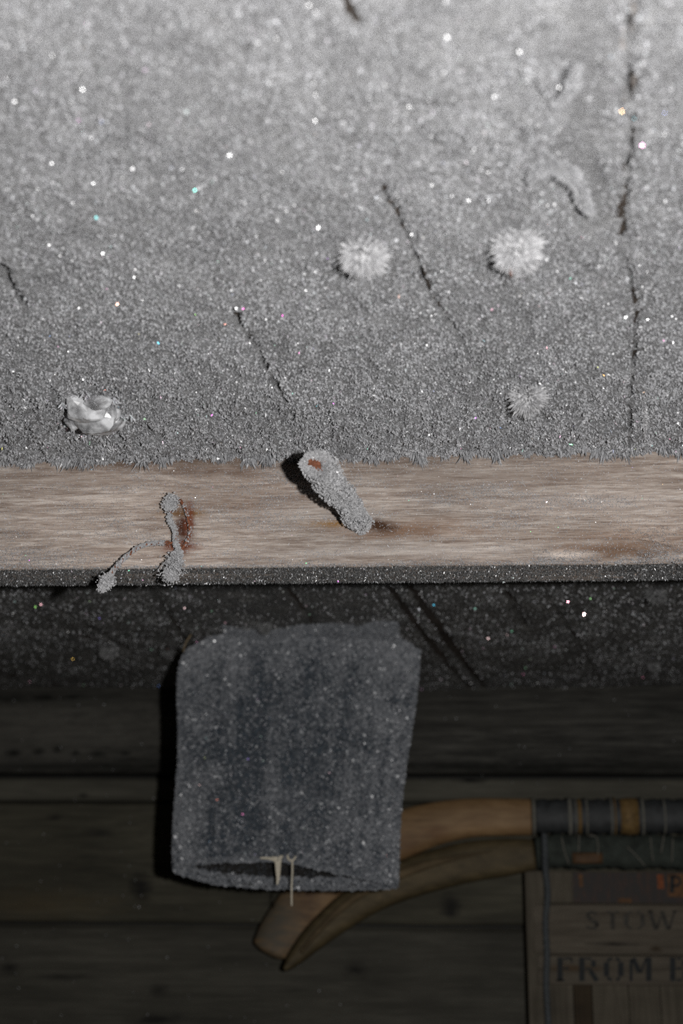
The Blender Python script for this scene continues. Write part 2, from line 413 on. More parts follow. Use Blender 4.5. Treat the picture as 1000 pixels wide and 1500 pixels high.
d = d * np.clip((CEIL - .001 - Zp) * 500, 0, 1)
V = np.stack([X, Yp + prof[None, :, 2] * d, Zp + prof[None, :, 3] * d], -1).reshape(-1, 3)
a = Acc(); a.add(V, grid_faces(len(xs), npf), 0, None, True)
n0 = (len(xs) - 1) * npf
a.add(V[[j for j in range(npf)]], [tuple(range(npf - 1, -1, -1))]); a.add(V[[n0 + j for j in range(npf)]], [tuple(range(npf))])
beam = tag(a.build('ceiling_beam', BEAM_WOOD, None, (0, BEAM_Y0, BEAM_Z)), 'bare weathered grey brown beam crossing under the frosted ceiling', None, None, 'structure')

# frost on the beam: charcoal crust under it, powder of tiny crystals on its face
a = Acc()
N = 46000
x = rng.uniform(-.62, .5, N); y = rng.uniform(BEAM_Y0 + .001, BEAM_Y1, N)
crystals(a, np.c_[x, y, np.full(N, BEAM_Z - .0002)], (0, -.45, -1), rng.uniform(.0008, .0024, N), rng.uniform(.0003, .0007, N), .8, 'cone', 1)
N = 900; x = rng.uniform(-.62, .5, N); y = rng.uniform(BEAM_Y0, BEAM_Y1, N)
crystals(a, np.c_[x, y, np.full(N, BEAM_Z - .001)], (0, -.6, -1), rng.uniform(.001, .002, N), rng.uniform(.0006, .0011, N), 1.6, 'plate', 2)
N = 9000; x = rng.uniform(-.62, .5, N); z = BEAM_Z + np.abs(rng.normal(0, .0045, N)) * (.4 + 1.2 * fbm(x * 40, x * 0, 2, 4))
crystals(a, np.c_[x, np.full(N, BEAM_Y0 + .0003), z], (0, -1, -.4), rng.uniform(.0006, .0018, N), rng.uniform(.0003, .0006, N), .9, 'cone', 0)
N = 110000; x = rng.uniform(-.6, .45, N); z = rng.uniform(BEAM_Z, CEIL - .006, N)
keep = rng.random(N) < .22 + .9 * np.clip((fbm(x * 22, z * 90, 3, 40) - .5) * 4, 0, 1)
x, z = x[keep], z[keep]
crystals(a, np.c_[x, np.full(len(x), BEAM_Y0 + .0002), z], (0, -1, 0), rng.uniform(.0004, .0012, len(x)), rng.uniform(.00025, .0005, len(x)), 1.0, 'cone', 0)
N = 26000; x = rng.uniform(-.6, .45, N); z = rng.uniform(BEAM_Z, CEIL - .006, N)
keep = rng.random(N) < .3 + 1.2 * np.clip((fbm(x * 22, z * 90, 3, 40) - .5) * 4, 0, 1); x, z = x[keep], z[keep]
lumps(a, np.c_[x, np.full(len(x), BEAM_Y0 - .0001), z], rng.uniform(.0002, .00055, len(x)), 0, .75)
N = 11000; x = rng.uniform(-.6, .45, N); z = rng.uniform(BEAM_Z, CEIL - .006, N)
crystals(a, np.c_[x, np.full(N, BEAM_Y0 - .0002), z], (0, -1, 0), rng.uniform(.0005, .0012, N), rng.uniform(.0003, .0006, N), 1.5, 'plate', 2)
tag(a.build('frost', [ICE, CRUST, GLINT], beam, (0, BEAM_Y0, BEAM_Z)), kind='stuff')

# ================================================================== HOARFROST on the ceiling
def polydist(x, y, pts):
    d = np.full(x.shape, 9.0); t_ = np.zeros(x.shape)
    for k in range(len(pts) - 1):
        a0, a1 = np.array(pts[k][:2]), np.array(pts[k + 1][:2]); v = a1 - a0
        t = np.clip(((x - a0[0]) * v[0] + (y - a0[1]) * v[1]) / (v @ v), 0, 1)
        dd = np.hypot(x - a0[0] - t * v[0], y - a0[1] - t * v[1]); d = np.minimum(d, dd)
    return d
CRACKS = [([(560, 278), (583, 318), (603, 362), (617, 400), (628, 432)], .0013, 1.0),
          ([(930, -20), (921, 40), (917, 75), (926, 120), (919, 160), (927, 200), (918, 240), (919, 280), (912, 310), (911, 352)], .0011, 1.0),
          ([(918, 380), (932, 460), (925, 560), (921, 650)], .0012, .5),
          ([(345, 455), (352, 475), (385, 525), (432, 610)], .0011, .55),
          ([(343, 462), (352, 480)], .0020, .8),
          ([(0, 388), (14, 415), (40, 455)], .0017, .8), ([(490, -20), (508, 12), (522, 40)], .0018, .8),
          ([(628, 432), (660, 475), (690, 520)], .0012, .4)]
CR_W = [([ceil_at(*q) for q in pts], w_, s_) for pts, w_, s_ in CRACKS]
BACKCR = [([(596, 855), (630, 905), (665, 955), (712, 1012)], .0045, .85), ([(570, 862), (610, 920), (655, 975), (692, 1012)], .0035, .6),
          ([(30, 862), (110, 905), (200, 960)], .003, .35), ([(225, 865), (262, 925), (300, 960)], .003, .35),
          ([(800, 870), (840, 930), (880, 1000)], .003, .3), ([(740, 865), (770, 920)], .004, .5), ([(420, 865), (470, 930)], .003, .5)]
BCR_W = [([ceil_at(*q) for q in pts], w_, s_) for pts, w_, s_ in BACKCR]
bare_pts = [ceil_at(*q) for q in ((860, -30), (858, 80), (850, 200), (870, 330))]
def front_fields(x, y):
    """frost thickness, crack mask and bare mask on the ceiling in front of the beam"""
    n = fbm(x * 55, y * 40, 4, 2); b = fbm(x * 14, y * 10, 3, 9)
    wob = (fbm(x * 120, y * 120, 3, 31) - .5) * .0030
    crack = np.zeros(x.shape)
    for pts, w_, s_ in CR_W:
        d = polydist(x, y, pts) + wob * min(1, w_ / .0015)
        crack = np.maximum(crack, s_ * np.clip(1.7 - d / w_, 0, 1))
    db = polydist(x, y, bare_pts) + (fbm(x * 60, y * 60, 3, 77) - .5) * .016
    bare = np.clip((.0135 - db) / .005, 0, 1)
    near = np.clip((y - .80) / .25, 0, 1)
    bump_ = np.clip((fbm(x * 90, y * 60, 3, 12) - .45) * 4, 0, 1) * np.clip(1 - np.hypot(x - .045, (y - .60) * .8) / .10, 0, 1)
    streak = (fbm(x * 190 + y * 12, y * 22, 3, 44) - .5) * 2 * near
    clump = (fbm(x * 150, y * 95, 2, 45) - .5) * 2
    th = .0040 + .0036 * streak + (.0016 + .0022 * near) * clump + .003 * (n - .5) * 2 + .002 * (b - .5) * 2 + .0018 * near + .0045 * bump_
    th = th * (1 - .75 * bare) - .010 * crack
    return th, crack, bare
def back_fields(x, y):
    n = fbm(x * 40, y * 30, 4, 5); b = fbm(x * 9, y * 7, 3, 19)
    crack = np.zeros(x.shape)
    wob = (fbm(x * 90, y * 60, 2, 33) - .5) * .006
    for pts, w_, s_ in BCR_W:
        crack = np.maximum(crack, s_ * np.clip(1.6 - (polydist(x, y, pts) + wob * .5) / w_, 0, 1))
    th = .004 + .004 * (n - .5) * 2 + .004 * (b - .5) * 2 - .013 * crack
    return th, crack, 0 * x
def hf(acc, x0, x1, y0, y1, st, fields):
    xs_ = np.arange(x0, x1 + st, st); ys_ = np.arange(y0, y1 + 1e-6, st)
    X, Y = np.meshgrid(xs_, ys_, indexing='ij'); th, c, b = fields(X, Y)
    edge = np.minimum.reduce([X - x0, x1 + st - X]); th = np.where(edge < st, th - .002, th)
    V = np.stack([X, Y, CEIL - th], -1).reshape(-1, 3)
    acc.add(V, grid_faces(len(xs_), len(ys_))[:, ::-1], 0, None, True)

# front part
a = Acc(); hf(a, -.68, .64, .30, BEAM_Y0 - .001, .0034, front_fields)
for (x0, x1) in ((-1.7, -.68), (.643, 1.7)): hf(a, x0, x1, .1, BEAM_Y0 - .001, .02, front_fields)
def scatter(n, x0, x1, y0, y1, fields, keepf, lf, wf, spread, kind, mi, nrm=(0, 0, -1), bright=None, acc=None):
    x = rng.uniform(x0, x1, n); y = rng.uniform(y0, y1, n); th, c, b = fields(x, y)
    k = rng.random(n) < keepf(x, y, th, c, b); x, y, th = x[k], y[k], th[k]
    P = np.c_[x, y, CEIL - th]; m = len(x)
    crystals(acc, P, nrm, lf(x, y, m), wf(x, y, m), spread, kind, mi, .2, None if bright is None else bright(x, y))
vis = lambda x, y: np.where(np.abs(x + .085) < .20 + .18 * np.clip((y - .4) / .7, 0, 1), 1.0, .18)
kf = lambda x, y, th, c, b: vis(x, y) * np.clip(1 - 2.4 * c, 0, 1) * (1 - .80 * b)
near = lambda y: np.clip((y - .75) / .35, 0, 1)
brt = lambda x, y: .54 + .10 * near(y) + .40 * (fbm(x * 26, y * 26, 4, 66) - .5) * 2 + .45 * (fbm(x * 150, y * 95, 2, 45) - .5) * 2 + .5 * near(y) * (fbm(x * 200 + y * 12, y * 26, 3, 67) - .5)
scatter(128000, -.66, .62, .34, BEAM_Y0 - .001, front_fields, kf,
        lambda x, y, m: (.0014 + .0020 * near(y)) * rng.uniform(.5, 1.6, m), lambda x, y, m: rng.uniform(.0004, .0009, m), .9, 'spike', 1, (0, -.12, -1), brt, a)
def grains(n, x0, x1, y0, y1, fields, keepf, rf, mi, bright, acc):
    x = rng.uniform(x0, x1, n); y = rng.uniform(y0, y1, n); th, c, b = fields(x, y)
    k = rng.random(n) < keepf(x, y, th, c, b); x, y, th = x[k], y[k], th[k]; rr = rf(x, y, len(x))
    lumps(acc, np.c_[x, y, CEIL - th - rr * rng.uniform(0, 1.6, len(x))], rr, mi, bright(x, y))
grains(118000, -.66, .62, .34, BEAM_Y0 - .001, front_fields, kf, lambda x, y, m: rng.uniform(.0004, .0011, m) * (1 + .35 * near(y)), 1, brt, a)
scatter(36000, -.66, .62, .60, BEAM_Y0 - .001, front_fields, kf,
        lambda x, y, m: rng.uniform(.0008, .0018, m) + .0022 * near(y), lambda x, y, m: rng.uniform(.0003, .0007, m), 1.0, 'plate', 2, (0, -.2, -1), None, a)
scatter(22000, -.66, .62, .34, BEAM_Y0 - .001, front_fields, kf,
        lambda x, y, m: rng.uniform(.0016, .0042, m) * (.7 + .7 * near(y)), lambda x, y, m: rng.uniform(.0007, .0016, m), 1.2, 'plate', 1, (0, -.1, -1), None, a)
scatter(13000, -.66, .62, .34, BEAM_Y0 - .001, front_fields, kf,
        lambda x, y, m: rng.uniform(.0012, .0030, m), lambda x, y, m: rng.uniform(.0006, .0015, m), 1.0, 'plate', 2, (0, -.2, -1), None, a)
# ragged fringe hanging over the top edge of the beam
N = 8600; x = rng.uniform(-.66, .62, N)
L = .0012 + .027 * np.clip(fbm(x * 170, x * 0, 4, 90) - .36, 0, 1) * rng.uniform(.4, 1.5, N)
nx_ = np.concatenate([[at(q, 650, 1.09)[0]] * 5 for q in (618, 622, 675, 681, 704, 742, 745, 818, 820, 852, 856, 920, 924, 926, 968, 971, 20, 52, 205, 240, 330)]); nx_ = nx_ + rng.normal(0, .0008, len(nx_))
crystals(a, np.c_[nx_, BEAM_Y0 - rng.uniform(.006, .014, len(nx_)), np.full(len(nx_), CEIL - .004)], (0, -.05, -1), rng.uniform(.006, .012, len(nx_)), rng.uniform(.0006, .0011, len(nx_)), .25, 'spike', 1)
crystals(a, np.c_[x, BEAM_Y0 - rng.uniform(.0005, .008, N), np.full(N, CEIL - .0045)], (0, -.1, -1), L, rng.uniform(.0005, .001, N), .5, 'spike', 1)
tag(a.build('hoarfrost', [RIME, ICE, GLINT], None, (0, .8, CEIL)), 'thick glittering grey hoarfrost on the ceiling in front of the bare beam', 'frost', None, 'stuff')

# back part, beyond the beam
a = Acc(); hf(a, -.95, .85, BEAM_Y1 + .001, WALL - .026, .006, back_fields)
for (x0, x1) in ((-1.7, -.95), (.856, 1.7)): hf(a, x0, x1, BEAM_Y1 + .001, WALL - .026, .03, back_fields)
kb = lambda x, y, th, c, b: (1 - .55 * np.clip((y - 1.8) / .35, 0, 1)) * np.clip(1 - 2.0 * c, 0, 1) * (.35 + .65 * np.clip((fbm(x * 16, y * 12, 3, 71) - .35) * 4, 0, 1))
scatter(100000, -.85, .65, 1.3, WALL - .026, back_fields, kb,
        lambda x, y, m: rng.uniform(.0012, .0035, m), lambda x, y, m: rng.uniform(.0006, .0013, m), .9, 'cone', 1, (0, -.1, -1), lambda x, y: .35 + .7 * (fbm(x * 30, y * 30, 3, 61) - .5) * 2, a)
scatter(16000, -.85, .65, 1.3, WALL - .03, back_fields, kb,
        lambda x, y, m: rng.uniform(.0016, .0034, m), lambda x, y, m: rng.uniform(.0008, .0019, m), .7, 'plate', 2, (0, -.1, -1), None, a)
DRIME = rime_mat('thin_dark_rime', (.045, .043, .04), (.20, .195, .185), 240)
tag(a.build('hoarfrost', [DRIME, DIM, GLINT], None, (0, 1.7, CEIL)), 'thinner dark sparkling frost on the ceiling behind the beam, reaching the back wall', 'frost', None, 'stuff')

# ================================================================== frost rosettes on nail points through the ceiling
def rosette(px, py, rpx, label, white=.8, rust=False, n=420, mat=None, tilt=(0, -.35, -1), group='frosted nail points in the ceiling', h=.409, squash=1.0):
    c = ceil_at(px, py, h); dist = np.linalg.norm(c); r = rpx * dist / F
    base = np.array([c[0], c[1], CEIL - .003])
    t = empty('frosted_nail', base, label, 'frosted nail', group)
    a = Acc(); sweep(a, [base + (0, 0, .001), base + (0, 0, -r * .35), base + (0, 0, -r * .6)], [.0012, .0011, .0003], [.0012, .0011, .0003], sides=8)
    a.build('nail', RUST, t, base)
    a = Acc(); tl = np.array(tilt, float); tl /= np.linalg.norm(tl)
    cc = np.array(c) + (0, 0, -r * .32)
    n = int(n * 2.6)
    D = rng.normal(size=(n, 3)); D /= np.linalg.norm(D, axis=1)[:, None]
    D += tl * .35; D /= np.linalg.norm(D, axis=1)[:, None]
    D = D[D[:, 2] < .35]
    lob = .72 + .5 * fbm(np.arctan2(D[:, 0], -D[:, 2]) * 2.2, D[:, 1] * 3, 2, int(px))
    L = r * lob * rng.uniform(.75, 1.05, len(D))
    crystals(a, cc + D * (L * .25)[:, None] * .3, D, L, r * rng.uniform(.035, .075, len(D)), .25, 'spike', 0, 0, white)
    m_ = 500; dd_ = rand_dirs(m_, 1); dd_[:, 2] = -np.abs(dd_[:, 2]); dd_[:, 1] -= .2
    lumps(a, cc + dd_ * (r * .66 * rng.uniform(.6, 1, m_))[:, None], r * rng.uniform(.04, .10, m_), 2 if white > .65 else 0, white + .15)
    k = n // 3; D2 = D[rng.integers(0, len(D), k)]
    crystals(a, cc + D2 * r * .5, D2, r * rng.uniform(.25, .42, k), r * rng.uniform(.05, .10, k), .6, 'plate', 0, 0, white)
    lumps(a, cc + D2 * (r * rng.uniform(.45, .85, k))[:, None], r * rng.uniform(.04, .09, k), 0, white)
    if rust:
        q = cc + np.array([-.12, .35, -.75]) * r
        lumps(a, q + rng.normal(0, r * .1, (14, 3)), r * .07, 1)
    o = a.build('frost', [mat or WHITE, RUST, SNOW], t, cc); tag(o, kind='stuff')
    return t
rosette(533, 362, 37, 'white frost rosette beside the dark crack, left of the pair on the upper ceiling', .85)
rosette(755, 350, 40, 'white frost rosette with a trace of rust, right of the pair on upper ceiling', .85, True)
rosette(772, 571, 31, 'pale frost rosette low on the ceiling just above the right of the beam', .7, False, 300)
rosette(960, 862, 18, 'small grey frost ball directly under the right end of the beam', .45, False, 200, DIM)
rosette(160, 947, 16, 'dim frost ball behind the beam, left of the hanging cloth near the wall', .55, False, 160, DIM)
rosette(956, 970, 12, 'tiny dim frost ball on the far ceiling at right, nearest the wall', .5, False, 120, DIM)
rosette(245, 952, 11, 'faint frost ball touching the shadow at the cloth top left corner', .3, False, 110, DIM)
rosette(388, 912, 14, 'small frost tuft on the ceiling over the top of hanging cloth', .55, False, 140, DIM)

# clear ice lump
c = ceil_at(137, 606, .400)
ICEL = NT('clear_ice'); b_ = ICEL.b
f = ICEL.noise(ICEL.scaled((1, 1, 1)), 90, 3, .5)
ICEL.l(ICEL.ramp(f, [(.35, (.35, .35, .36)), (.65, (.75, .76, .78))]), b_.inputs['Base Color'])
b_.inputs['Roughness'].default_value = .2; b_.inputs['IOR'].default_value = 1.31
ICEL.l(ICEL.ramp(f, [(.3, (.6, .6, .6)), (.65, (.1, .1, .1))]), b_.inputs['Transmission Weight'])
b_.inputs['Specular IOR Level'].default_value = .9
ice = empty('ice_lump', (c[0], c[1], CEIL - .003), 'large clear glassy ice lump on the ceiling above the beam at left', 'ice lump')
def ice_blob(acc, cen, r, sq, sub=3, seed=1, amp=.25):
    import bmesh
    bm = bmesh.new(); bmesh.ops.create_icosphere(bm, subdivisions=sub, radius=1)
    V = np.array([v.co[:] for v in bm.verts]); Fc = [tuple(v.index for v in f.verts) for f in bm.faces]; bm.free()
    pl = np.random.default_rng(seed).normal(size=(16, 3)); pl /= np.linalg.norm(pl, axis=1)[:, None]
    for p in pl:      # cut flat crystal facets
        dd = V @ p; cut = .72; V = np.where((dd > cut)[:, None], V - np.outer(dd - cut, p), V)
    V = V * (1 + amp * (fbm(V[:, 0] * 2 + seed, V[:, 1] * 2 + V[:, 2], 2, seed) - .5))[:, None]
    acc.add(V * r * np.array(sq) + cen, Fc, 0, None, False)
for k, (px, py, rp, sq) in enumerate(((138, 607, 38, (1.05, .8, .6)), (126, 599, 31, (1, .9, .75)), (158, 620, 22, (1, .8, .7)), (112, 614, 20, (.9, .9, .8)), (140, 628, 20, (1.2, .8, .5)), (143, 588, 18, (1.2, .8, .6)))):
    q = ceil_at(px, py, .403); a = Acc(); ice_blob(a, q, rp * 1.12 * np.linalg.norm(q) / F, sq, 3, 3 + k, .5)
    a.build('ice_block', ICEL.m, ice, q)
a = Acc()
for k in range(26):
    px, py = 137 + 48 * cos(k * .9) * random.uniform(.8, 1.1), 607 + 34 * sin(k * .9) * random.uniform(.8, 1.1)
    q = ceil_at(px, py, .405); crystals(a, q[None] + rng.normal(0, .001, (8, 3)), (0, -.3, -1), rng.uniform(.003, .006, 8), .001, .9, 'plate', 0, 0)
tag(a.build('frost', GLINT, ice, c), kind='stuff')

# curled ridge of frost beside the bare strip, and a small ridge above it
def ridge(name, pts, rpx, label, n, cat='frost ridge', h=.407):
    P = catmull([ceil_at(x, y, h) for x, y in pts], 10); base = P[0]
    r = np.interp(np.linspace(0, 1, len(P)), np.linspace(0, 1, len(rpx)), rpx) * np.linalg.norm(base) / F
    t = empty(name, (base[0], base[1], CEIL - .002), label, cat)
    a = Acc(); sweep(a, P, r * .55, r * .8, (0, 0, 1), 10, 1, 0, None, .0003); o = a.build('frost_core', RIME, t, base)
    i = rng.integers(0, len(P), n); D = rand_dirs(n, 1); D[:, 2] = -np.abs(D[:, 2])
    a = Acc(); crystals(a, P[i] + D * (r[i] * .45)[:, None] + rng.normal(0, .0005, (n, 3)), D, r[i] * rng.uniform(.4, .9, n), rng.uniform(.0005, .001, n), .4, 'spike', 0, 0, .45)
    tag(a.build('frost', ICE, t, base), kind='stuff')
ridge('frost_ridge', [(775, 262), (795, 243), (825, 245), (845, 268), (858, 300), (866, 312)], [7, 15, 17, 13, 11, 5], 'curled ridge of frost arching over the upper right rosette', 1500)
ridge('frost_ridge', [(845, 95), (838, 120), (822, 148), (808, 152)], [7, 11, 9, 4], 'short frost ridge at the top right edge of the bare strip', 700)

# frost feather hanging down in front of the beam, right
c = ceil_at(943, 585, .408); e = at(946, 652, 1.085)
t = empty('frost_feather', c, 'long pale frost feather hanging over the beam top at right', 'frost feather')
P = catmull([c, c * .5 + e * .5 + np.array([0, 0, -.002]), e], 14); n = 600; i = rng.integers(0, len(P), n)
a = Acc(); sweep(a, P, .0016, .0016, (0, 1, 0), 6, 1, 0, .6, .0003)
crystals(a, P[i] + rng.normal(0, .0009, (n, 3)), rand_dirs(n, 1) + (0, -.3, -.5), rng.uniform(.002, .004, n), rng.uniform(.0005, .0009, n), .4, 'spike', 0, 0, .7)
tag(a.build('frost', WHITE, t, c), kind='stuff')

# ================================================================== long frosted spike driven into the beam
Bp = at(533, 768, BEAM_Y0 + .004); Hp = at(464, 681, BEAM_Y0 - .125)
t = empty('frosted_spike', Bp, 'long rusty spike caked in frost jutting from the middle of the beam', 'spike')
ax = (Hp - Bp); Ls = np.linalg.norm(ax); ax /= Ls
a = Acc(); sweep(a, [Bp - ax * .01, Bp, Bp + ax * Ls * .5, Hp], .0055, .0055, (0, 0, 1), 12, 1, 0, None, .0003); a.build('shank', RUST, t, Bp)
a = Acc(); sweep(a, [Hp - ax * .003, Hp - ax * .002, Hp + ax * .001, Hp + ax * .002], [.005, .0095, .0095, .007], [.005, .0095, .0095, .007], (0, 0, 1), 14, 1, 0, None, .0003)
a.build('head', RUST, t, Hp)
a = Acc(); n = 5200; s = rng.uniform(0, Ls, n); th = rng.uniform(0, 2 * pi, n)
U = np.cross(ax, (0, 0, 1)); U /= np.linalg.norm(U); W_ = np.cross(U, ax)
D = U[None] * np.cos(th)[:, None] + W_[None] * np.sin(th)[:, None]
lump = -.15 + 2.5 * fbm(s * 85, th * 1.1, 2, 6) + .35 * (s > Ls * .5)
P = Bp + ax * s[:, None] + D * .0048
hole = (np.abs(s - Ls * .36) < .006) & (D[:, 1] < -.2) & (D[:, 2] > 0)
k = ~hole
lump = np.clip(lump, .12, 3); crystals(a, P[k], D[k], .0043 * lump[k] * rng.uniform(.5, 1.2, k.sum()), rng.uniform(.0004, .0008, k.sum()), .6, 'spike', 1, .1, .45)
q_ = (P + D * (.0032 * lump)[:, None])[k][::2]; lumps(a, q_, rng.uniform(.0006, .0017, len(q_)), 1, .6); q_ = (P + D * (.0045 * lump)[:, None])[k][1::2]; lumps(a, q_, rng.uniform(.0005, .0013, len(q_)), 1, .6)
n = 1500; th = rng.uniform(0, 2 * pi, n); rr = .0105 * np.sqrt(rng.uniform(.04, 1, n))
D = U[None] * np.cos(th)[:, None] + W_[None] * np.sin(th)[:, None]
lb = .75 + .55 * fbm(th * 1.4, th * 0, 2, 15)
P = Hp + ax * .001 + D * (rr * lb)[:, None]
rp = P - (Hp + U * .0012 + W_ * .0002); k = ~((np.abs(rp @ U) < .0042) & (np.abs(rp @ W_ - .5 * (rp @ U)) < .0022))
crystals(a, P[k], (D * .8 + ax * .7)[k], rng.uniform(.002, .0048, k.sum()), rng.uniform(.0006, .0011, k.sum()), .5, 'spike', 1, .1, .6)
tag(a.build('frost', [ICE, WHITE], t, Bp), kind='stuff')

# ================================================================== rusty wires and staple on the beam
def wire_pts(l): return catmull([at(x, y, BEAM_Y0 - d) for x, y, d in l], 8)
def twisted(acc, P, r, turns, rad):
    s = np.r_[0, np.cumsum(np.linalg.norm(np.diff(P, axis=0), axis=1))]; T = np.gradient(P, axis=0); T /= np.linalg.norm(T, axis=1)[:, None]
    A = np.cross(T, (0, 1, 0)); A /= np.linalg.norm(A, axis=1)[:, None]; B = np.cross(A, T)
    for ph in (0, pi):
        q = s / s[-1] * turns * 2 * pi + ph
        sweep(acc, P + A * (np.cos(q) * rad)[:, None] + B * (np.sin(q) * rad)[:, None], r, r, (0, 1, 0), 6)
t = empty('twisted_wire', at(262, 800, BEAM_Y0), 'rusty twisted wire with a frosted tail on the left of the beam', 'wire')
tail = catmull([at(x, y, BEAM_Y0 - d) for x, y, d in ((272, 800, .002), (240, 795, .006), (205, 801, .012), (172, 828, .02), (150, 862, .03))], 16)
a = Acc(); twisted(a, tail, .0009, 9, .0011); a.build('wire_tail', RUST, t, tail[0])
lead = wire_pts([(252, 738, .006), (248, 760, .009), (256, 775, .009), (257, 795, .008), (262, 806, .007), (255, 825, .012), (249, 845, .018)])
a = Acc(); sweep(a, lead, .0014, .0014, (0, 1, 0), 8); a.build('wire_loop', RUST, t, lead[0])
rt = wire_pts([(262, 730, .001), (271, 745, .004), (277, 768, .005), (277, 785, .004), (268, 802, .005), (262, 806, .006)])
a = Acc(); sweep(a, rt, .0014, .0014, (0, 1, 0), 8); a.build('wire_strand', RUST, t, rt[0])
def tuft(P, n, r, L, white=.55, dirs=None, name='frost'):
    a = Acc(); P = np.asarray(P); i = rng.integers(0, len(P), n); D = rand_dirs(n, 1)
    if dirs is not None: D = D + np.array(dirs)
    r_ = np.interp(i, np.arange(len(P)), r if hasattr(r, '__len__') else [r] * len(P)) * (.25 + 1.25 * fbm(i * .45, D[:, 0] * 1.6 + D[:, 2] * 2.3, 2, n))
    crystals(a, P[i] + rand_dirs(n, 1) * (r_ * rng.uniform(.2, 1, n))[:, None], D, L * rng.uniform(.5, 1.3, n), rng.uniform(.0004, .0009, n), .4, 'spike', 0, .1, white)
    i2 = np.repeat(i, 2); D2 = np.repeat(D, 2, 0) + rand_dirs(len(i2), .35); D2 /= np.linalg.norm(D2, axis=1)[:, None]; lumps(a, P[i2] + D2 * (np.repeat(r_, 2) * rng.uniform(.6, 1.35, len(i2)))[:, None], rng.uniform(.0004, .0011, len(i2)), 0, white)
    return tag(a.build(name, WHITE, t, P[0]), kind='stuff')
m = len(tail)
tuft(tail[m // 4:], 2300, .0014, .0015, .45)
tuft(tail[-10:], 420, [.0018, .003, .0045, .0055, .006, .0058, .0055, .005, .004, .003], .003, .7, (0, -.3, -.2))
tuft(lead[:4] + (-.0005, -.003, .001), 500, [.0055, .006, .005, .003], .0028, .6, (0, -.4, 0))
tuft(rt[6:30], 160, .0012, .0012, .4)
tuft(lead[6:30], 500, .0020, .0016, .55, (-.2, -.5, 0))
tuft(lead[-18:], 900, list(np.linspace(.0025, .0085, 12)) + [.009, .009, .008, .007, .005, .003], .0030, .55, (-.1, -.3, -.5))

# ================================================================== frosted folded cloth hanging from the ceiling
HY = 1.77
tl, tr = at(266, 926, HY), at(612, 926, HY)
bl, br = at(257, 1272, HY), at(577, 1295, HY)
t = empty('hanging_cloth', ((tl + tr) / 2 * [1, 1, 0] + [0, 0, CEIL - .004]), 'folded blue grey cloth stiff with frost hanging from the ceiling', 'cloth')
nu, nv = 120, 120
def panel(front):
    u = np.linspace(0, 1, nu)[:, None] + np.zeros((1, nv)); v = np.zeros((nu, 1)) + np.linspace(0, 1, nv)[None]
    xl = tl[0] + (bl[0] - tl[0]) * v + .012 * np.exp(-v * 16) - .002 * np.sin(v * 9) ; xr = tr[0] + (br[0] - tr[0]) * v + .003 * np.sin(v * 7)
    x = xl + (xr - xl) * u
    if front: hem = np.interp(u, [0, .2, .5, .72, 1], [at(257, 1268, HY)[2], at(325, 1263, HY)[2], at(420, 1261, HY)[2], at(490, 1277, HY)[2], at(577, 1296, HY)[2]])
    else: hem = np.interp(u, [0, .15, .4, .8, 1], [at(257, 1276, HY)[2], at(300, 1290, HY)[2], at(390, 1298, HY)[2], at(520, 1300, HY)[2], at(577, 1299, HY)[2]])
    hem = hem + .0025 * (fbm(u * 40, u * 0, 3, 5 + front) - .5)
    z = CEIL - .009 - (CEIL - .009 - hem) * v
    bulge = np.sin(np.pi * u) ** .45 * (.006 + .020 * np.clip(v * 1.1, 0, 1))
    y = HY + (-bulge if front else bulge) + .006 * (fbm(u * 7, v * 1.2, 2, 14) - .5) + .003 * np.sin(u * 21 + v * .6)
    # stretch: top sags at the corners
    corner = np.clip(1 - u / .09, 0, 1) + np.clip((u - .93) / .07, 0, 1)
    z = z - (.019 * np.clip(1 - u / .13, 0, 1) ** 2 + .022 * np.clip((u - .86) / .14, 0, 1) ** 2) * (1 - v) ** 6
    return np.stack([x, y, z], -1)
CLOTH = plain_mat('blue_grey_wool', (.050, .062, .075), .95, .5, 260, 0, .8, .1)
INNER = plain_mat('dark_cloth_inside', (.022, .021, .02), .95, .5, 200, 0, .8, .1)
Gf, Gb = panel(True), panel(False)
def cloth_panel(G, nm, flip):
    N_ = np.cross(np.gradient(G, axis=0), np.gradient(G, axis=1)); N_ /= np.linalg.norm(N_, axis=2)[..., None]
    if (N_[..., 1].mean() > 0) != flip: N_ = -N_          # outward
    a = Acc(); G2 = G - N_ * .002; f = grid_faces(nu, nv)
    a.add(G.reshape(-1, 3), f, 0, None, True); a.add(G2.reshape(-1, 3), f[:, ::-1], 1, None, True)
    rim = [(j * nv + nv - 1, (j + 1) * nv + nv - 1, (j + 1) * nv + nv - 1 + nu * nv, j * nv + nv - 1 + nu * nv) for j in range(nu - 1)]
    rim += [(j, j + 1, j + 1 + nu * nv, j + nu * nv) for j in range(nv - 1)] + [((nu - 1) * nv + j, (nu - 1) * nv + j + 1, (nu - 1) * nv + j + 1 + nu * nv, (nu - 1) * nv + j + nu * nv) for j in range(nv - 1)]
    a.add(np.vstack([G.reshape(-1, 3), G2.reshape(-1, 3)]), rim, 0)
    a.build(nm, [CLOTH, INNER], t, G[nu // 2, 0]); return N_
Nf = cloth_panel(Gf, 'front_panel', False)
Nb = cloth_panel(Gb, 'back_panel', True)
def sample(G, N_, n, ulo=0, uhi=1, vlo=0, vhi=1):
    i = rng.uniform(ulo, uhi, n) * (nu - 1.001); j = rng.uniform(vlo, vhi, n) * (nv - 1.001)
    i0, j0 = i.astype(int), j.astype(int); fi, fj = (i - i0)[:, None], (j - j0)[:, None]
    P = (G[i0, j0] * (1 - fi) + G[i0 + 1, j0] * fi) * (1 - fj) + (G[i0, j0 + 1] * (1 - fi) + G[i0 + 1, j0 + 1] * fi) * fj
    return P, N_[i0, j0], i / (nu - 1), j / (nv - 1)
